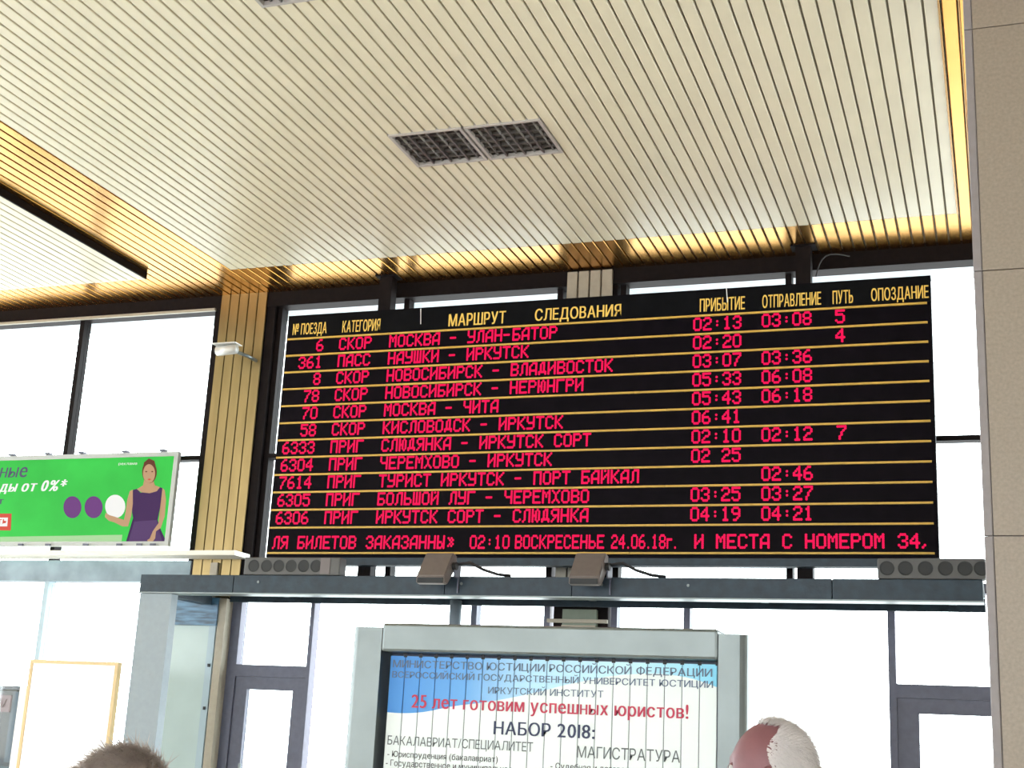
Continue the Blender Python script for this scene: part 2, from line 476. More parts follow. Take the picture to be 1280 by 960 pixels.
sp = bpy.data.objects['support_post']; tag(sp, 'wide grey blue post carrying the left end of the steel beam', 'post')

# ledge under the billboard
box('trim_9', -15, -6.86, 11.42, YW - .095, EYE + 1.655, EYE + 1.70, mat('ledge_cream', (.78, .74, .66), rough=.5), kind='structure')

# ------------------------------------------------------------------ departure board
YD = 11.3
db = thing('departure_board', 'black electronic train departure board with red glowing Cyrillic rows and yellow lines', 'departure board', (-3.46, YD, EYE + 1.6))
UL, UR = -.5716, -.0397
X0, X1 = UL * YD, UR * YD
Zt = .3524 * YD + EYE; Zb = .1432 * YD + EYE
bm = bmesh.new(); box_bm(bm, X0, X1, YD + .012, YD + .14, Zb, Zt, .004); obj('cabinet', bm, BLACK, db)
LN = [(.3306 - .01483 * k) for k in range(12)] + [.1465]
hp = box('header_panel', X0 + .01, X1 - .01, YD + .002, YD + .012, LN[0] * YD + EYE + .016, Zt - .012, HEADER, db)
HEADS = [('№ ПОЕЗДА', -.5655, -.5333), ('КАТЕГОРИЯ', -.5183, -.4833), ('МАРШРУТ', -.421, -.3713), ('СЛЕДОВАНИЯ', -.3459, -.2745),
         ('ПРИБЫТИЕ', -.2112, -.1765), ('ОТПРАВЛЕНИЕ', -.163, -.1191), ('ПУТЬ', -.1103, -.0956), ('ОПОЗДАНИЕ', -.0822, -.0415)]
for s, a, b in HEADS:
    desc = .0016 if 'Д' in s else 0
    text('heading_lettering', s, YTXT, a * YD, b * YD, (.3340 - desc) * YD + EYE, .3446 * YD + EYE + .0, YD, hp, bold=.022)
for k, z in enumerate(LN):
    # each yellow strip is made of a few joined lengths
    cuts = [X0 + .02, X0 + 1.1 + .5 * (k % 3), X0 + 3.5 + .3 * (k % 2), X1 - .03]
    for a, b in zip(cuts, cuts[1:]):
        bm = bmesh.new(); box_bm(bm, a, b - .004, YD - .010, YD + .012, z * YD + EYE - .0085, z * YD + EYE + .0085)
        obj('divider_strip', bm, YEL, db)
FONT = {
 'А': '00111 01001 10001 10001 11111 10001 10001', 'Б': '11111 10000 10000 11110 10001 10001 11110', 'В': '11110 10001 10001 11110 10001 10001 11110',
 'Г': '11111 10000 10000 10000 10000 10000 10000', 'Д': '00110 01010 01010 01010 01010 11111 10001', 'Е': '11111 10000 10000 11110 10000 10000 11111',
 'З': '01110 10001 00001 00110 00001 10001 01110', 'И': '10001 10001 10011 10101 11001 10001 10001', 'Й': '10101 10001 10011 10101 11001 10001 10001',
 'К': '10001 10010 10100 11000 10100 10010 10001', 'Л': '00111 01001 01001 01001 01001 01001 10001', 'М': '10001 11011 10101 10101 10001 10001 10001',
 'Н': '10001 10001 10001 11111 10001 10001 10001', 'О': '01110 10001 10001 10001 10001 10001 01110', 'П': '11111 10001 10001 10001 10001 10001 10001',
 'Р': '11110 10001 10001 11110 10000 10000 10000', 'С': '01110 10001 10000 10000 10000 10001 01110', 'Т': '11111 00100 00100 00100 00100 00100 00100',
 'У': '10001 10001 10001 01111 00001 00001 11110', 'Х': '10001 01010 00100 00100 00100 01010 10001', 'Ч': '10001 10001 10001 01111 00001 00001 00001',
 'Ш': '10101 10101 10101 10101 10101 10101 11111', 'Ы': '10001 10001 10001 11101 10011 10011 11101', 'Ь': '10000 10000 10000 11110 10001 10001 11110',
 'Ю': '10010 10101 10101 11101 10101 10101 10010', 'Я': '01111 10001 10001 01111 00101 01001 10001', '-': '00000 00000 00000 11110 00000 00000 00000',
 'ь': '000 000 100 100 110 101 110', '»': '00000 01010 00101 00010 00101 01010 00000',
 '0': '01110 10001 10001 10001 10001 10001 01110', '1': '00100 01100 00100 00100 00100 00100 01110', '2': '01110 10001 00001 00110 01000 10000 11111',
 '3': '01110 10001 00001 00110 00001 10001 01110', '4': '00010 00110 01010 10010 11111 00010 00010', '5': '11111 10000 11110 00001 00001 10001 01110',
 '6': '00110 01000 10000 11110 10001 10001 01110', '7': '11111 00001 00010 00100 00100 01000 01000', '8': '01110 10001 10001 01110 10001 10001 01110',
 '9': '01110 10001 10001 01111 00001 00010 01100', ':': '00000 00000 00100 00000 00100 00000 00000', ',': '000 000 000 000 000 010 100',
 '.': '000 000 000 000 000 000 010', 'г': '0000 0000 1111 1000 1000 1000 1000', ' ': '00000 00000 00000 00000 00000 00000 00000',
}


def led(s, x0, ztop, cw, rh, parent, Y=YD, x1=None):
    """dot matrix text: x0 left edge, cw column pitch, rh row pitch; x1 stretches to a right edge"""
    cols = []
    for ch in s:
        g = FONT[ch].split()
        for c in range(len(g[0])): cols.append([g[r][c] == '1' for r in range(7)])
        cols.append([False] * 7)
    if x1 is not None: cw = (x1 - x0) / (len(cols) - 1)
    bm = bmesh.new(); h = .47
    for i, c in enumerate(cols):
        for r in range(7):
            if not c[r]: continue
            cx = x0 + (i + .5) * cw; cz = ztop - (r + .5) * rh; a = cw * .66; b = rh * .60; q = .45
            bm.faces.new([bm.verts.new(p) for p in ((cx - a, Y, cz - b * q), (cx - a * q, Y, cz - b), (cx + a * q, Y, cz - b), (cx + a, Y, cz - b * q),
                                                    (cx + a, Y, cz + b * q), (cx + a * q, Y, cz + b), (cx - a * q, Y, cz + b), (cx - a, Y, cz + b * q))])
    me = bpy.data.meshes.new('led_text'); bm.to_mesh(me); bm.free(); me.materials.append(LED)
    o = bpy.data.objects.new('led_text', me); C.objects.link(o); o.parent = parent
    o.matrix_parent_inverse = Matrix.Translation(root_loc(parent)).inverted()
    return o


ROWS = [('6', 'СКОР', 'МОСКВА - УЛАН-БАТОР', '02:13', '03:08', '5'), ('361', 'ПАСС', 'НАУШКИ - ИРКУТСК', '02:20', '', '4'),
        ('8', 'СКОР', 'НОВОСИБИРСК - ВЛАДИВОСТОК', '03:07', '03:36', ''), ('78', 'СКОР', 'НОВОСИБИРСК - НЕРЮНГРИ', '05:33', '06:08', ''),
        ('70', 'СКОР', 'МОСКВА - ЧИТА', '05:43', '06:18', ''), ('58', 'СКОР', 'КИСЛОВОДСК - ИРКУТСК', '06:41', '', ''),
        ('6333', 'ПРИГ', 'СЛЮДЯНКА - ИРКУТСК СОРТ', '02:10', '02:12', '7'), ('6304', 'ПРИГ', 'ЧЕРЕМХОВО - ИРКУТСК', '02 25', '', ''),
        ('7614', 'ПРИГ', 'ТУРИСТ ИРКУТСК - ПОРТ БАЙКАЛ', '', '02:46', ''), ('6305', 'ПРИГ', 'БОЛЬШОЙ ЛУГ - ЧЕРЕМХОВО', '03:25', '03:27', ''),
        ('6306', 'ПРИГ', 'ИРКУТСК СОРТ - СЛЮДЯНКА', '04:19', '04:21', '')]
CW = .00130 * YD
RH = .00152 * YD
for k, row in enumerate(ROWS):
    zt = LN[k] * YD + EYE; zb = LN[k + 1] * YD + EYE
    rp = box('row_panel', X0 + .012, X1 - .012, YD + .003, YD + .012, zb + .0088, zt - .0088, BLACK, db)
    top = zt - .00125 * YD
    no, cat, route, ar, de, tr = row
    led(no, -.5350 * YD - len(no) * 6 * CW + CW, top, CW, RH, rp)
    led(cat, -.5200 * YD, top, CW, RH, rp)
    led(route, -.4736 * YD, top, CW, RH, rp)
    if ar: led(ar, -.2162 * YD, top, CW * .985, RH, rp)
    if de: led(de, -.1634 * YD, top, CW * .985, RH, rp)
    if tr: led(tr, -.1086 * YD, top, CW * 1.05, RH, rp)
rp = box('row_panel', X0 + .012, X1 - .012, YD + .003, YD + .012, LN[12] * YD + EYE + .0088, LN[11] * YD + EYE - .0088, BLACK, db)
top = .1606 * YD + EYE
led('ЛЯ БИЛЕТОВ ЗАКАЗАННЫ»', -.566 * YD, top, CW, RH, rp, x1=-.4050 * YD)
led('02:10', -.3913 * YD, top, CW, RH, rp, x1=-.3584 * YD)
led('ВОСКРЕСЕНЬЕ', -.3537 * YD, top, CW, RH, rp, x1=-.2823 * YD)
led('24.06.18г.', -.2766 * YD, top, CW, RH, rp, x1=-.2260 * YD)
led('И МЕСТА С НОМЕРОМ 34,', -.2129 * YD, top, CW, RH, rp, x1=-.047 * YD)
box('lower_rail', X0 + .05, X1 - .02, YD + .02, YD + .13, .1372 * YD + EYE, Zb - .001, STEEL, db)['label'] = 'blue grey rail along the bottom of the board'
# hanging posts behind the board
for i, (u, side) in enumerate(((-.4780, 'left'), (-.1314, 'right'))):
    x = u * 11.55
    t = thing('hanger_post', 'dark square steel post from ceiling to beam behind the %s part of the departure board' % side, 'post', (x, 11.55, EYE + 1.36), 'posts holding the departure board')
    box('post_tube', x - .065, x + .065, 11.48, 11.60, EYE + 1.37, HC - .001, DARK, t)
    bm = bmesh.new(); box_bm(bm, x - .11, x + .11, 11.46, 11.62, HC - .014, HC - .002); obj('ceiling_plate', bm, DARK, t)
    box('strut', x - .03, x + .03, 11.445, 11.478, EYE + 2.0, EYE + 3.7, DARK, t)
bm = bmesh.new(); a = P(1020, 346, 11.5); b = P(1062, 320, 11.5)
pts = [a.lerp(b, s) + Vector((0, 0, .10 * math.sin(math.pi * s))) - Vector((.06 * math.sin(math.pi * s), 0, 0)) for s in [i / 8 for i in range(9)]]
tube_bm(bm, pts, .006, 6); tag(obj('cable', bm, BLK), 'thin black cable curving above the right end of the board', 'cable')
for x, y0, y1 in ((526, 386, 405), (908, 360, 378)):
    a = P(x, y0, YD - .03); b = P(x, y1, YD - .03)
    bm = bmesh.new(); tube_bm(bm, [(a.x, a.y, a.z), (a.x + .01, a.y, b.z)], .004, 6)
    obj('wire_glint', bm, WHITE, db)  # thin white tube: light reflected off a wire, put in as plain white


# ------------------------------------------------------------------ loudspeakers lying on the beam
def column_speaker(x0, x1, label, cones, endcap):
    y0, y1 = YB - .02, YB + .11; z0 = EYE + 1.362; z1 = z0 + .152
    t = thing('loudspeaker', label, 'loudspeaker', ((x0 + x1) / 2, YB + .04, z0), 'long loudspeakers lying on the beam')
    bm = bmesh.new(); box_bm(bm, x0, x1, y0, y1, z0, z1, .012); obj('housing', bm, SPK, t)
    for cx in cones:
        bm = bmesh.new()
        r = .054; n = 20
        a = [bm.verts.new((cx + r * math.cos(i * 2 * math.pi / n), y0 - .004, z0 + .076 + r * math.sin(i * 2 * math.pi / n))) for i in range(n)]
        b = [bm.verts.new((cx + .8 * r * math.cos(i * 2 * math.pi / n), y0 - .0005, z0 + .076 + .8 * r * math.sin(i * 2 * math.pi / n))) for i in range(n)]
        for i in range(n): bm.faces.new((a[i], a[(i + 1) % n], b[(i + 1) % n], b[i]))
        bm.faces.new(b); obj('cone', bm, SPKD, t)
    if endcap:
        bm = bmesh.new(); box_bm(bm, endcap[0], endcap[1], y0 - .006, y0 - .0002, z0 + .006, z1 - .006, .002); obj('end_strip', bm, SPKE, t)['label'] = 'lighter strip near the end'
    return t


column_speaker(-6.25, -5.32, 'long grey loudspeaker with six dark round cones on the beam left of the lamps',
               [P(x, 708, YB).x for x in (318.7, 334.7, 350, 365.5, 381, 396.5)], (P(402, 708, YB).x, P(414, 708, YB).x))
column_speaker(-.865, -.10, 'grey loudspeaker with round cones on the beam end beside the granite pillar',
               [P(x, 713, YB).x for x in (1109, 1132, 1157, 1182, 1206.5, 1227)], None)


# ------------------------------------------------------------------ flood lamps clipped on the beam
def flood_lamp(xc, label, w=.125):
    t = thing('flood_lamp', label, 'lamp', (xc, YB, EYE + 1.36), 'tan flood lamps on the beam')
    bm = bmesh.new()
    prof = [(YB - .02, EYE + 1.53), (YB - .10, EYE + 1.54), (YB - .27, EYE + 1.33), (YB - .27, EYE + 1.27), (YB - .20, EYE + 1.265), (YB - .03, EYE + 1.42)]
    a = [bm.verts.new((xc - w, y, z)) for y, z in prof]; b = [bm.verts.new((xc + w, y, z)) for y, z in prof]
    n = len(prof)
    for i in range(n): bm.faces.new((a[i], a[(i + 1) % n], b[(i + 1) % n], b[i]))
    bm.faces.new(a); bm.faces.new(b[::-1])
    bmesh.ops.recalc_face_normals(bm, faces=bm.faces)
    bmesh.ops.bevel(bm, geom=list(bm.edges), offset=.008, segments=2, affect='EDGES')
    obj('housing', bm, TAN, t)
    bm = bmesh.new(); box_bm(bm, xc - w + .012, xc + w - .012, YB - .278, YB - .268, EYE + 1.272, EYE + 1.315, .003); obj('lens_rim', bm, SPKD, t)['label'] = 'dark rim at the lower front edge'
    bm = bmesh.new(); tube_bm(bm, [(xc + w - .005, YB - .10, EYE + 1.43), (xc + w + .035, YB - .10, EYE + 1.43)], .032, 12); obj('pivot_knob', bm, BLK, t)
    bm = bmesh.new(); box_bm(bm, xc + w + .012, xc + w + .024, YB - .11, YB + .02, EYE + 1.34, EYE + 1.44); box_bm(bm, xc + w + .012, xc + w + .024, YB - .02, YB - .004, EYE + 1.22, EYE + 1.34); obj('bracket', bm, FRAME, t)
    bm = bmesh.new()
    pts = [(xc + w + .03, YB - .06, EYE + 1.45), (xc + w + .12, YB - .02, EYE + 1.47), (xc + w + .22, YB + .02, EYE + 1.42), (xc + w + .34, YB + .05, EYE + 1.385), (xc + w + .45, YB + .06, EYE + 1.375)]
    tube_bm(bm, pts, .013, 7); obj('cord', bm, BLK, t, smooth=True)
    return t


flood_lamp(-4.37, 'tan box flood lamp on the beam, the left one of two, below the ticker line')
flood_lamp(-3.07, 'tan box flood lamp, right one of two on the beam, before the middle column')

# ------------------------------------------------------------------ security camera on the gold column
a = P(277, 438, 11.42); b = P(303, 443, 11.6)
sc = thing('security_camera', 'small silver security camera fixed to the upper part of the gold column', 'camera', (b.x, 11.6, b.z))
bm = bmesh.new(); bmesh.ops.create_cone(bm, cap_ends=True, segments=16, radius1=.052, radius2=.047, depth=.24)
bmesh.ops.bevel(bm, geom=[e for e in bm.edges if e.is_boundary or len(e.link_faces) == 2 and e.calc_face_angle(0) > 1], offset=.008, segments=2, affect='EDGES')
M = Matrix.Translation((a.x + .06, 11.42, a.z)) @ Matrix.Rotation(math.radians(90), 4, 'Y') @ Matrix.Rotation(math.radians(8), 4, 'X')
bmesh.ops.transform(bm, matrix=M, verts=bm.verts); obj('body', bm, SILVER, sc, smooth=True)
bm = bmesh.new(); box_bm(bm, a.x - .08, a.x + .19, 11.35, 11.49, a.z + .052, a.z + .062, .002); obj('sun_shield', bm, SILVER, sc)
bm = bmesh.new(); tube_bm(bm, [(a.x + .14, 11.44, a.z - .01), (a.x + .22, 11.55, a.z - .03), (a.x + .24, 11.70, a.z - .04)], .018, 8); obj('bracket', bm, ALU, sc, smooth=True)
bm = bmesh.new(); tube_bm(bm, [(a.x - .062, 11.42, a.z), (a.x - .072, 11.42, a.z)], .036, 14); obj('lens', bm, BLK, sc)

# ------------------------------------------------------------------ green billboard (back-lit)
YG = 11.5
GRN = mat('billboard_green_print', (.055, .68, .09), rough=.5, emit=.75, noise=.16, nscale=1.6)
gb = thing('billboard', 'green backlit bank billboard with woman in purple dress, left of the gold column', 'billboard', (-9, YG, EYE + 1.7))
gx1 = -.6655 * YG; gx0 = gx1 - 2.55; gz0 = EYE + .1525 * YG; gz1 = EYE + .2345 * YG
box('panel', gx0 + .03, gx1 - .03, YG, YG + .035, gz0 + .03, gz1 - .03, GRN, gb)
bm = bmesh.new(); fw = .045
for q in ((gx0, gx1, gz1 - fw, gz1), (gx0, gx1, gz0, gz0 + fw), (gx0, gx0 + fw, gz0 + fw, gz1 - fw), (gx1 - fw, gx1, gz0 + fw, gz1 - fw)):
    box_bm(bm, q[0], q[1], YG - .012, YG + .04, q[2], q[3])
obj('frame', bm, mat('silver_billboard_frame', (.42, .44, .43), rough=.4), gb)
for x in (17, 62, 104, 158, 205):
    p = P(x, 565, YG); box('clip', p.x - .03, p.x + .03, YG - .04, YG + .02, gz1 + .002, gz1 + .02, FRAME, gb)
for x in (28, 62, 109, 151, 176, 193):
    p = P(x, 688, YG); box('clip', p.x - .03, p.x + .03, YG - .045, YG - .03, gz0 + .0, gz0 + .02, FRAME, gb)


def flat(n, c, e=.6): return mat(n, c, rough=.6, emit=e)


Yf = YG - .002
PUR = flat('print_purple', (.22, .07, .30)); PURD = flat('print_dark_purple', (.10, .04, .16), .5); PWH = flat('print_white', (.95, .95, .93), .8)
SKN = flat('print_skin', (.85, .52, .30), .5); HAIR = flat('print_brown_hair', (.22, .07, .04), .5); RED = flat('print_red', (.9, .12, .08), .6)
GREY = flat('print_grey_violet', (.16, .16, .26), .5); PALE = flat('print_pale_green', (.50, .82, .42), .7)
pxtext('lettering', 'ные', GREY, -1, 33, 584, 597, Yf, gb, bold=.02, shear=.15)
pxtext('lettering', 'ды от 0%*', PWH, -2, 82, 600, 617, Yf, gb, bold=.04, shear=.25)
pxtext('lettering', 'т', GREY, -3, 4, 624, 630, Yf, gb, bold=.02)
pxtext('lettering', 'реклама', PWH, 148, 171, 578.5, 582, Yf, gb, bold=0)


def disc(px, py, rx, ry, m, Y=Yf, n=28, name='printed_disc', tilt=0):
    pts = []
    for i in range(n):
        t = i * 2 * math.pi / n; a = rx * math.cos(t); b = ry * math.sin(t)
        pts.append((px + a * math.cos(tilt) - b * math.sin(tilt), py + a * math.sin(tilt) + b * math.cos(tilt)))
    return pxpoly(name, pts, Y, m, gb)


disc(90.5, 634, 11.3, 13.8, PUR); disc(117, 634, 11.3, 13.8, PUR); disc(144, 633, 12.6, 14.6, PWH)
pxpoly('printed_frame', [(-12, 642), (14.5, 642), (13.5, 663), (-12, 663)], Yf, RED, gb)
pxpoly('printed_label', [(-12, 647), (10, 647), (9, 658), (-12, 658)], Yf - .001, PWH, gb)
pxtext('lettering', 'ать', RED, -10, 8, 649, 655, Yf - .002, gb, bold=.02)
pxpoly('printed_band', [(0, 671), (153, 668.5), (152, 676.5), (0, 678.5)], Yf, PALE, gb)
# the printed woman, flat layers of the print
pxpoly('printed_dress', [(166, 612.5), (171, 611), (176, 616), (186, 617), (196, 614), (200, 609), (203, 610), (202, 626), (199, 640), (197, 650), (201, 662), (206, 673), (205.5, 678), (157, 678.5), (162, 664), (167, 651), (165, 640), (166, 626)], Yf - .001, PURD, gb)
pxpoly('printed_dress', [(168, 652), (196, 650), (198, 664), (203, 678), (160, 678)], Yf - .002, flat('print_purple_skirt', (.16, .08, .24), .5), gb)
pxpoly('printed_neck', [(180.5, 598), (191, 598), (192, 606), (200, 609), (196, 614), (187, 616.5), (177, 615.5), (171, 611.5), (180, 606)], Yf - .002, SKN, gb)
disc(186.8, 590, 9.2, 14, HAIR, Yf - .003, name='printed_hair')
disc(186.3, 592, 7.6, 11.8, SKN, Yf - .004, name='printed_face')
pxpoly('printed_hair', [(178, 589), (180, 578), (186, 573), (193, 576), (195.5, 586), (192, 582), (186, 579), (181, 583)], Yf - .005, HAIR, gb)
for ex in (182.8, 190.3): disc(ex, 589.5, 1.3, .8, HAIR, Yf - .005, 10, 'printed_eye')
pxpoly('printed_mouth', [(184, 599), (186.7, 598.3), (189.3, 599), (186.7, 600.4)], Yf - .005, RED, gb)
pxpoly('printed_arm', [(166, 612), (162, 614), (159, 625), (157, 640), (155, 650), (144, 646), (137, 644), (132, 641), (131, 646), (136, 651), (143, 653), (153, 658), (160, 658), (164, 645), (166, 630)], Yf - .003, SKN, gb)
pxpoly('printed_arm', [(203, 610), (206, 613), (207.5, 625), (206, 645), (201, 660), (195, 664), (194, 673), (190, 678), (185, 678), (184, 675), (189, 672), (191, 664), (198, 654), (201, 640), (202, 625)], Yf - .003, SKN, gb)

# ------------------------------------------------------------------ trivision poster board
YP = 9.0
pxl, pxr = -.4535 * YP, -.1937 * YP
pzt = EYE + .0685 * YP; pzb = EYE - .75
tb = thing('advertising_board', 'freestanding grey metal board with law institute poster on upright slats', 'advertising board', ((pxl + pxr) / 2, YP, 0))
PO = bpy.data.materials.new('poster_print'); PO.use_nodes = True
nt = PO.node_tree; n = nt.nodes; l = nt.links; b = n['Principled BSDF']; b.inputs['Roughness'].default_value = .5
g = n.new('ShaderNodeNewGeometry'); s = n.new('ShaderNodeSeparateXYZ'); l.new(g.outputs['Position'], s.inputs[0])


def mth(op, a, b_, c=None):
    q = n.new('ShaderNodeMath'); q.operation = op
    for i, v in enumerate((a, b_) + ((c,) if c is not None else ())):
        if isinstance(v, (int, float)): q.inputs[i].default_value = v
        else: l.new(v, q.inputs[i])
    return q.outputs[0]


t_ = mth('DIVIDE', mth('SUBTRACT', s.outputs['X'], pxl), pxr - pxl)        # 0..1 across the print
cv = n.new('ShaderNodeFloatCurve'); c_ = cv.mapping.curves[0]               # lower edge of the blue wave, metres below the top
while len(c_.points) > 2: c_.points.remove(c_.points[1])
c_.points[0].location = (0, .41); c_.points[1].location = (1, .17)
for p in ((.10, .405), (.22, .35), (.33, .31), (.45, .25), (.6, .16), (.75, .10), (.88, .10)): c_.points.new(*p)
cv.mapping.update(); l.new(t_, cv.inputs['Value'])
dep = mth('SUBTRACT', pzt, s.outputs['Z'])
mask = mth('LESS_THAN', dep, cv.outputs[0])
rp_ = n.new('ShaderNodeValToRGB'); e = rp_.color_ramp.elements
e[0].position = 0; e[0].color = (.07, .25, .62, 1); e[1].position = 1; e[1].color = (.22, .60, .80, 1)
for p, c in ((.25, (.14, .36, .70, 1)), (.45, (.42, .66, .84, 1)), (.75, (.55, .80, .88, 1))):
    q = e.new(p); q.color = c
l.new(t_, rp_.inputs[0])
mx = n.new('ShaderNodeMix'); mx.data_type = 'RGBA'; l.new(mask, mx.inputs['Factor']); mx.inputs['A'].default_value = (.72, .78, .78, 1); l.new(rp_.outputs[0], mx.inputs['B'])
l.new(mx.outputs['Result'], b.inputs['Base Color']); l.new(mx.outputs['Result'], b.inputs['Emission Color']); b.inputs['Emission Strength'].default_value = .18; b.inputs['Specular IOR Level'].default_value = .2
NS = 20; sw = (pxr - pxl - .02) / NS
for k in range(NS):
    x = pxl + .01 + k * sw
    bm = bmesh.new()
    pr = [(x + .002, 0.004), (x + .005, 0), (x + sw - .005, 0), (x + sw - .002, .004), (x + sw / 2, .085)]
    a = [bm.verts.new((p, YP + q, pzb + .02)) for p, q in pr]; c = [bm.verts.new((p, YP + q, pzt - .022)) for p, q in pr]
    for i in range(5): bm.faces.new((a[i], a[(i + 1) % 5], c[(i + 1) % 5], c[i]))
    bm.faces.new(a); bm.faces.new(c[::-1])
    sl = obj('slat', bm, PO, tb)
    bm = bmesh.new(); box_bm(bm, x + sw - .012, x + sw + .012, YP - .004, YP + .0, pzt - .03, pzt - .003); obj('slat_gear', bm, BLK, tb)
box('back_box', pxl - .02, pxr + .02, YP + .10, YP + .24, pzb - .05, pzt + .05, FRAME, tb)
zt_ = EYE + .0905 * YP


def rounded_post(x0, x1, outer_left, nm='side_post', zt=None):
    zt = zt or zt_ - .03
    bm = bmesh.new(); d = .30; yb = YP - .08; R = .07; pr = []
    for i in range(7):
        a = math.pi / 2 * i / 6
        pr.append((R - R * math.cos(a), R - R * math.sin(a)))
    w = x1 - x0
    prof = [(0, d)] + pr + [(w, 0), (w, d)]
    if not outer_left: prof = [(w - x, y) for x, y in prof]
    a = [bm.verts.new((x0 + x, yb + y, 0)) for x, y in prof]; c = [bm.verts.new((x0 + x, yb + y, zt)) for x, y in prof]
    m = len(prof)
    for i in range(m): bm.faces.new((a[i], a[(i + 1) % m], c[(i + 1) % m], c[i]))
    bm.faces.new(a); bm.faces.new(c[::-1]); return obj(nm, bm, ALU, tb)


rounded_post(pxl - .27, pxl - .03, True); rounded_post(pxr + .01, pxr + .20, False)
bm = bmesh.new(); box_bm(bm, pxl - .028, pxr + .008, YP - .085, YP + .22, pzt, zt_, .02); obj('top_rail', bm, ALU, tb)
bm = bmesh.new(); box_bm(bm, pxl - .028, pxr + .008, YP - .08, YP + .22, pzb - .2, pzb, .02); obj('bottom_rail', bm, ALU, tb)
INK = mat('print_ink_blue_grey', (.12, .17, .26), rough=.6); INKR = mat('print_ink_red', (.50, .035, .085), rough=.6)
INKD = mat('print_ink_navy', (.03, .04, .10), rough=.6); INKG = mat('print_ink_grey', (.12, .14, .15), rough=.6); INKB = mat('print_ink_black', (.05, .05, .06), rough=.6)
Yt = YP - .0045


def ptext(s, m, xl, yl_t, yl_b, xr, bold=0., descend=0):
    """xl, top and bottom pixel rows at the left end; the line runs level in the board"""
    A = P(xl, yl_b, Yt); T = P(xl, yl_t, Yt); B = P(xr, yl_b + .03 * (xr - xl), Yt)
    return text('lettering', s, m, A.x, B.x, A.z, T.z, Yt, tb, bold)


ptext('МИНИСТЕРСТВО ЮСТИЦИИ РОССИЙСКОЙ ФЕДЕРАЦИИ', INK, 491, 822, 836, 890, .012)
ptext('ВСЕРОССИЙСКИЙ ГОСУДАРСТВЕННЫЙ УНИВЕРСИТЕТ ЮСТИЦИИ', INK, 490, 836.5, 848.5, 891, .012)
ptext('ИРКУТСКИЙ ИНСТИТУТ', INK, 610, 856, 867, 754, .008)
ptext('25 лет готовим успешных юристов!', INKR, 514, 868, 889, 860, .022)
ptext('НАБОР 2018:', INKD, 617, 901, 918, 743, .018)
ptext('БАКАЛАВРИАТ/СПЕЦИАЛИТЕТ', INKG, 484, 919, 933, 666)
ptext('МАГИСТРАТУРА', INKG, 721, 932, 947, 850)
ptext('- Юриспруденция (бакалавриат)', INKB, 484, 938, 948, 622, .008)
ptext('- Государственное и муниципальное', INKB, 482, 949, 959, 640, .008)
ptext('- Судебная и договорная работа', INKB, 688, 953, 963, 838, .008)

# ------------------------------------------------------------------ framed white lightbox on the left
YL = 10.9
lb = thing('light_box', 'white glowing light box in a thin tan frame at lower left, beside the grey post', 'light box', (-.745 * YL, YL, 0))
lx0, lx1 = -.7900 * YL, -.7010 * YL; lzt = EYE + .0545 * YL
bm = bmesh.new(); fw = .032; zb = EYE - .9
OR = mat('tan_wood_frame', (.62, .45, .22), rough=.4)
for q in ((lx0, lx1, lzt - fw, lzt), (lx0, lx1, zb, zb + fw), (lx0, lx0 + fw, zb + fw, lzt - fw), (lx1 - fw, lx1, zb + fw, lzt - fw)): box_bm(bm, q[0], q[1], YL - .01, YL + .05, q[2], q[3])
obj('frame', bm, OR, lb)
box('diffuser', lx0 + .02, lx1 - .02, YL, YL + .045, zb + .02, lzt - .02, mat('lit_white_diffuser', (.95, .95, .92), emit=1.3), lb)
for x in (lx0 + .05, lx1 - .1): box('leg', x, x + .05, YL + .01, YL + .07, 0, zb, FRAME, lb)
# white post between light box and kiosk window
x = -.7905 * 11.2
tag(box('white_post', x - .04, x + .04, 11.15, 11.20, 0, EYE + .36, WHITE), 'slim white post at the far left beside the light box', 'post')

# kiosk seen through the glass at far left
kq = thing('kiosk', 'blue grey kiosk with pink sign outside the glass at the lower left edge', 'kiosk', (-13.0, 15.0, 0))
KB = mat('kiosk_blue_grey', (.030, .048, .070), rough=.5, noise=.1, nscale=2); KD = mat('kiosk_dark_blue', (.007, .011, .022), rough=.4)
ka, kb_ = -.86 * 15, -.7945 * 15; kz = EYE + .0318 * 15
box('body', ka, kb_, 15.05, 16.4, 0, kz - .06, KD, kq)
box('roof', ka - .03, kb_ + .03, 15.0, 16.45, kz - .05, kz, KD, kq)
box('wall_panel', kb_ - .16, kb_ - .02, 15.02, 15.045, kz - .95, kz - .07, KB, kq)
box('wall_panel', ka, kb_, 15.02, 15.045, kz - 1.4, kz - 1.0, KB, kq)
box('sign', kb_ - .70, kb_ - .17, 15.0, 15.04, kz - .33, kz - .12, mat('kiosk_pink_sign', (.10, .055, .065), rough=.5), kq)
bm = bmesh.new()
pts = [(kb_ - .63 + i * .045, 14.99, kz - .22 + .05 * (1 if i % 2 else -1)) for i in range(10)]
tube_bm(bm, pts, .008, 5); obj('sign_scribble', bm, mat('kiosk_red_ink', (.05, .01, .014)), kq)


# ------------------------------------------------------------------ people
def skinned(name, nodes, edges, m, parent=None, sub=2):
    me = bpy.data.meshes.new(name); me.from_pydata([p for p, r in nodes], edges, [])
    o = bpy.data.objects.new(name, me); C.objects.link(o)
    md = o.modifiers.new('s', 'SKIN'); md.use_smooth_shade = True
    for i, (p, r) in enumerate(nodes):
        me.skin_vertices[0].data[i].radius = r if isinstance(r, tuple) else (r, r)
    me.skin_vertices[0].data[0].use_root = True
    sd = o.modifiers.new('u', 'SUBSURF'); sd.levels = sub
    dg = bpy.context.evaluated_depsgraph_get(); dg.update()
    m2 = bpy.data.meshes.new_from_object(o.evaluated_get(dg)); bpy.data.objects.remove(o)
    m2.materials.clear(); m2.materials.append(m); m2.name = name
    return m2


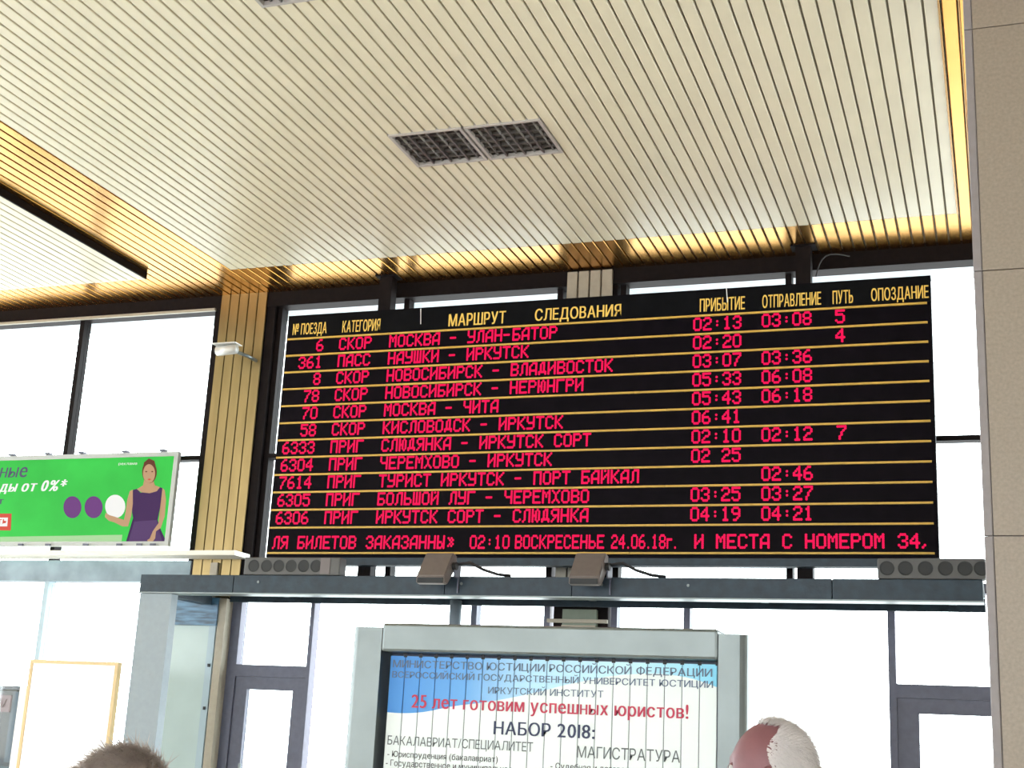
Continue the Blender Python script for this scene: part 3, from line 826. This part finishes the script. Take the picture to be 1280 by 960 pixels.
def head_bm(bm, c, s=1.0):
    """face towards local -Y"""
    n0 = len(bm.verts)
    r = bmesh.ops.create_uvsphere(bm, u_segments=40, v_segments=28, radius=1)
    for v in r['verts']:
        x, y, z = v.co
        X = .076 * x; Y = .096 * y; Z = .118 * z
        if z < 0:
            X *= 1 - .28 * (-z) ** 1.5; Y *= 1 - .12 * (-z)
            if y < 0: Y -= .012 * (-z)
        if z > .2: X *= 1 + .05 * math.sin((z - .2) * 3)
        if y > 0 and z > -.2: Y *= 1.04
        if y < -.3:
            d = math.exp(-((x / .16) ** 2)) ; Y -= .026 * d * math.exp(-((z + .22) / .20) ** 2) * (1 if z < 0.02 else .6)     # nose
            for sx in (-.38, .38): Y += .013 * math.exp(-(((x - sx) / .17) ** 2 + ((z - .02) / .12) ** 2))                   # eye sockets
            Y -= .006 * math.exp(-((x / .3) ** 2 + ((z + .52) / .06) ** 2)); Y -= .006 * math.exp(-((x / .3) ** 2 + ((z + .62) / .05) ** 2))
            Y -= .010 * math.exp(-((x / .3) ** 2 + ((z + .88) / .12) ** 2))                                                  # chin
            Y -= .005 * math.exp(-((z - .18) / .08) ** 2) * math.exp(-(x / .6) ** 2)                                         # brow
        v.co = Vector((X, Y, Z)) * s + Vector(c)
    for sx in (-1, 1):      # ears
        e = bmesh.ops.create_uvsphere(bm, u_segments=12, v_segments=10, radius=1)
        for v in e['verts']:
            x, y, z = v.co; v.co = Vector((sx * .078 + .012 * x, .012 + .020 * y + .006 * z, -.01 + .033 * z)) * s + Vector(c)


def person(loc, H, head_turn, label, skin, hair_m, shirt, trous, bald, tiltx=0.0, wisp=None, short=1.0):
    t = thing('person', label, 'person', loc)
    zc = H - .118; k = H / 1.75
    A = lambda x, y, z: Vector((x * k, y * k, z * k))
    nodes = [(A(0, 0, .95), (.15, .11)), (A(0, -.01, 1.12), (.13, .10)), (A(0, 0, 1.32), (.16, .11)), (A(0, .015, 1.44), (.10, .07)), (Vector((0, .012, zc - .10)), (.056, .056)), (Vector((0, .0, zc - .04)), (.05, .05))]
    edges = [(0, 1), (1, 2), (2, 3), (3, 4), (4, 5)]
    for sx in (-1, 1):
        i = len(nodes)
        nodes += [(A(sx * .17, .01, 1.41), .055), (A(sx * .235, .03, 1.15), .042), (A(sx * .24, -.05, .92), .032), (A(sx * .235, -.07, .84), (.02, .034)), (A(sx * .235, -.08, .78), (.013, .034))]
        edges += [(3, i), (i, i + 1), (i + 1, i + 2), (i + 2, i + 3), (i + 3, i + 4)]
        h = i + 4
        for q in range(4):
            j = len(nodes); yy = -.105 + q * .020
            L = (.070, .082, .076, .058)[q]
            nodes += [(A(sx * .235, yy, .755), .009), (A(sx * .228, yy - .006, .755 - L * .55), .0085), (A(sx * .215, yy - .008, .755 - L), .007)]
            edges += [(h, j), (j, j + 1), (j + 1, j + 2)]
        j = len(nodes); nodes += [(A(sx * .222, -.125, .80), .011), (A(sx * .215, -.145, .765), .009)]; edges += [(i + 3, j), (j, j + 1)]
        i = len(nodes)
        nodes += [(A(sx * .09, 0, .86), .085), (A(sx * .10, -.01, .50), .058), (A(sx * .105, .02, .12), .040), (A(sx * .11, .02, .045), .042), (A(sx * .115, -.13, .03), (.042, .028))]
        edges += [(0, i), (i, i + 1), (i + 1, i + 2), (i + 2, i + 3), (i + 3, i + 4)]
    bodym = skinned('body', nodes, edges, skin)
    bm = bmesh.new(); bm.from_mesh(bodym)
    hb = bmesh.new(); head_bm(hb, (0, 0, 0))
    R = Matrix.Translation((0, 0, zc)) @ Matrix.Rotation(head_turn, 4, 'Z') @ Matrix.Rotation(tiltx, 4, 'X')
    bmesh.ops.transform(hb, matrix=R, verts=hb.verts)
    tm = bpy.data.meshes.new('h'); hb.to_mesh(tm); hb.free(); bm.from_mesh(tm)
    o = obj('body', bm, skin, t, smooth=True, loc=(0, 0, 0))
    # eyes
    for sx in (-1, 1):
        eb = bmesh.new(); bmesh.ops.create_uvsphere(eb, u_segments=12, v_segments=8, radius=.0115)
        bmesh.ops.transform(eb, matrix=R @ Matrix.Translation((sx * .029, -.078, .004)), verts=eb.verts)
        obj('eye', eb, mat('eye_white', (.35, .33, .32), rough=.3), t, smooth=True, loc=(0, 0, 0))
    # clothing
    sn = [(p, (r[0] + .016, r[1] + .016) if isinstance(r, tuple) else r + .016) for p, r in nodes[:4]]
    se = [(0, 1), (1, 2), (2, 3)]
    sn[0] = (A(0, 0, .76), (.195, .165)); sn[1] = (A(0, -.005, 1.10), (.158, .125))
    sn.append((A(0, .013, 1.475), (.078, .070))); se.append((3, 4))
    for ai in (6, 6 + 5 + 12 + 2 + 5):
        i = len(sn); sn += [(nodes[ai + q][0], (nodes[ai + q][1] if not isinstance(nodes[ai + q][1], tuple) else .03) + .016) for q in range(3)]
        se += [(3, i), (i, i + 1), (i + 1, i + 2)]
    me = skinned('shirt', sn, se, shirt); so = bpy.data.objects.new('shirt', me); C.objects.link(so); so.parent = t
    tn = [(A(0, 0, .93), (.150, .112)), (A(0, 0, 1.02), (.142, .106))]; te = [(0, 1)]
    for sx in (-1, 1):
        i = len(tn); tn += [(A(sx * .085, 0, .80), .094), (A(sx * .10, -.01, .50), .078), (A(sx * .105, .02, .085), .062), (A(sx * .105, .02, .06), .062)]; te += [(0, i), (i, i + 1), (i + 1, i + 2), (i + 2, i + 3)]
    me = skinned('trousers', tn, te, trous); so = bpy.data.objects.new('trousers', me); C.objects.link(so); so.parent = t
    for sx in (-1, 1):
        me = skinned('shoe', [(A(sx * .11, .045, .04), (.052, .040)), (A(sx * .113, -.06, .037), (.052, .037)), (A(sx * .117, -.165, .032), (.045, .030))], [(0, 1), (1, 2)], mat('black_shoe_leather', (.02, .018, .017), rough=.35))
        so = bpy.data.objects.new('shoe', me); C.objects.link(so); so.parent = t
        eb = bmesh.new(); bmesh.ops.create_uvsphere(eb, u_segments=10, v_segments=8, radius=.0052)
        bmesh.ops.transform(eb, matrix=R @ Matrix.Translation((sx * .029, -.0865, .004)), verts=eb.verts)
        obj('iris', eb, mat('dark_iris', (.03, .02, .015), rough=.2), t, smooth=True, loc=(0, 0, 0))
        eb = bmesh.new(); bmesh.ops.create_uvsphere(eb, u_segments=12, v_segments=8, radius=.0128)
        bmesh.ops.delete(eb, geom=[v for v in eb.verts if v.co.z < .002], context='VERTS')
        bmesh.ops.transform(eb, matrix=R @ Matrix.Translation((sx * .029, -.078, .004)) @ Matrix.Rotation(math.radians(-12), 4, 'X'), verts=eb.verts)
        obj('eyelid', eb, skin, t, smooth=True, loc=(0, 0, 0))
    lb_ = bmesh.new(); tube_bm(lb_, [(-.022, -.092, -.064), (-.010, -.100, -.062), (0, -.102, -.063), (.010, -.100, -.062), (.022, -.092, -.064)], [.002, .004, .0045, .004, .002], 8)
    bmesh.ops.transform(lb_, matrix=R, verts=lb_.verts)
    obj('lips', lb_, mat('muted_lips', (.22, .07, .07), rough=.5), t, smooth=True, loc=(0, 0, 0))
    # hair: cap shell plus many fine strands
    bm = bmesh.new(); ths = []
    def inhair(x, y, z):      # unit-sphere coordinates, face at -y
        if bald: return (y > .10 + .06 * math.sin(9 * z) and z > -.45) or (z > .90 and y > -.45)
        return z > .25 - .95 * y * .6 if y < .2 else z > -.55
    N = 0
    while N < (7000 if not bald else 6500):
        u = random.gauss(0, 1), random.gauss(0, 1), random.gauss(0, 1); d = math.sqrt(sum(q * q for q in u)); x, y, z = (q / d for q in u)
        if not inhair(x, y, z): continue
        base = Vector((.080 * x, .102 * y, .119 * z)); nrm = Vector((x / .076, y / .099, z / .118)).normalized()
        tang = Vector((random.uniform(-.5, .5), .7, -.5 if z < .6 else -.05)); tang = (tang - nrm * tang.dot(nrm)).normalized()
        Ls = random.uniform(.012, .030) * short * (1.5 if random.random() < .12 else 1)
        d1 = (nrm * random.uniform(.3, .8) + tang * .8).normalized(); d2 = (nrm * random.uniform(-.1, .8) + tang + Vector([random.uniform(-.35, .35) for _ in range(3)])).normalized()
        p0 = base * .985; p1 = base + d1 * Ls * .5; p2 = p1 + d2 * Ls * .6
        sd = nrm.cross(d1).normalized() * .0011
        a, b, c, e, f = (bm.verts.new(q) for q in (p0 - sd, p0 + sd, p1 + sd * .8, p1 - sd * .8, p2))
        bm.faces.new((a, b, c, e)); bm.faces.new((e, c, f)); N += 1
    bmesh.ops.transform(bm, matrix=R, verts=bm.verts)
    st = obj('hair_strands', bm, hair_m, t, loc=(0, 0, 0)); st['kind'] = 'stuff'
    bm = bmesh.new(); r = bmesh.ops.create_uvsphere(bm, u_segments=40, v_segments=28, radius=1)
    bmesh.ops.delete(bm, geom=[v for v in bm.verts if not inhair(*v.co) or (bald and v.co.y < .16 and v.co.z < .93)], context='VERTS')
    for v in bm.verts:
        x, y, z = v.co; q = 1.018 + .012 * math.sin(9 * x + 5 * z) * math.sin(7 * y)
        v.co = Vector((.080 * x * q, .102 * y * q, .118 * z * q))
    bmesh.ops.transform(bm, matrix=R, verts=bm.verts)
    obj('hair', bm, hair_m, t, smooth=True, loc=(0, 0, 0))
    return t


def hairmat(name, c1, transl):
    m = bpy.data.materials.new(name); m.use_nodes = True; nt = m.node_tree; n = nt.nodes; l = nt.links
    b = n['Principled BSDF']; b.inputs['Base Color'].default_value = (*c1, 1); b.inputs['Roughness'].default_value = .5
    t = n.new('ShaderNodeBsdfTranslucent'); t.inputs[0].default_value = (*[min(1, c * 1.3) for c in c1], 1)
    x = n.new('ShaderNodeMixShader'); x.inputs[0].default_value = transl
    l.new(b.outputs[0], x.inputs[1]); l.new(t.outputs[0], x.inputs[2]); l.new(x.outputs[0], n['Material Output'].inputs[0])
    return m


SKIN = mat('ruddy_skin', (.17, .065, .075), rough=.5, noise=.08, nscale=30, bump=.05, bscale=200)
person((-.50, 3.20, 0), 1.690, math.radians(-98), 'man with bald reddish forehead and white hair, facing left, head at the lower right',
       SKIN, hairmat('white_hair', (.72, .70, .70), .5), mat('grey_jacket', (.25, .26, .28), rough=.9, noise=.1), mat('dark_trousers', (.05, .05, .07), rough=.9), True, tiltx=math.radians(-6))
person((-1.435, 2.10, 0), 1.565, math.radians(165), 'person with short grey brown hair seen from behind, only the crown shows at lower left',
       mat('tan_skin', (.48, .28, .20), rough=.5), hairmat('grey_brown_hair', (.42, .37, .35), .5), mat('light_shirt', (.5, .5, .46), rough=.9), mat('brown_trousers', (.12, .09, .07), rough=.9), False, short=1.15)
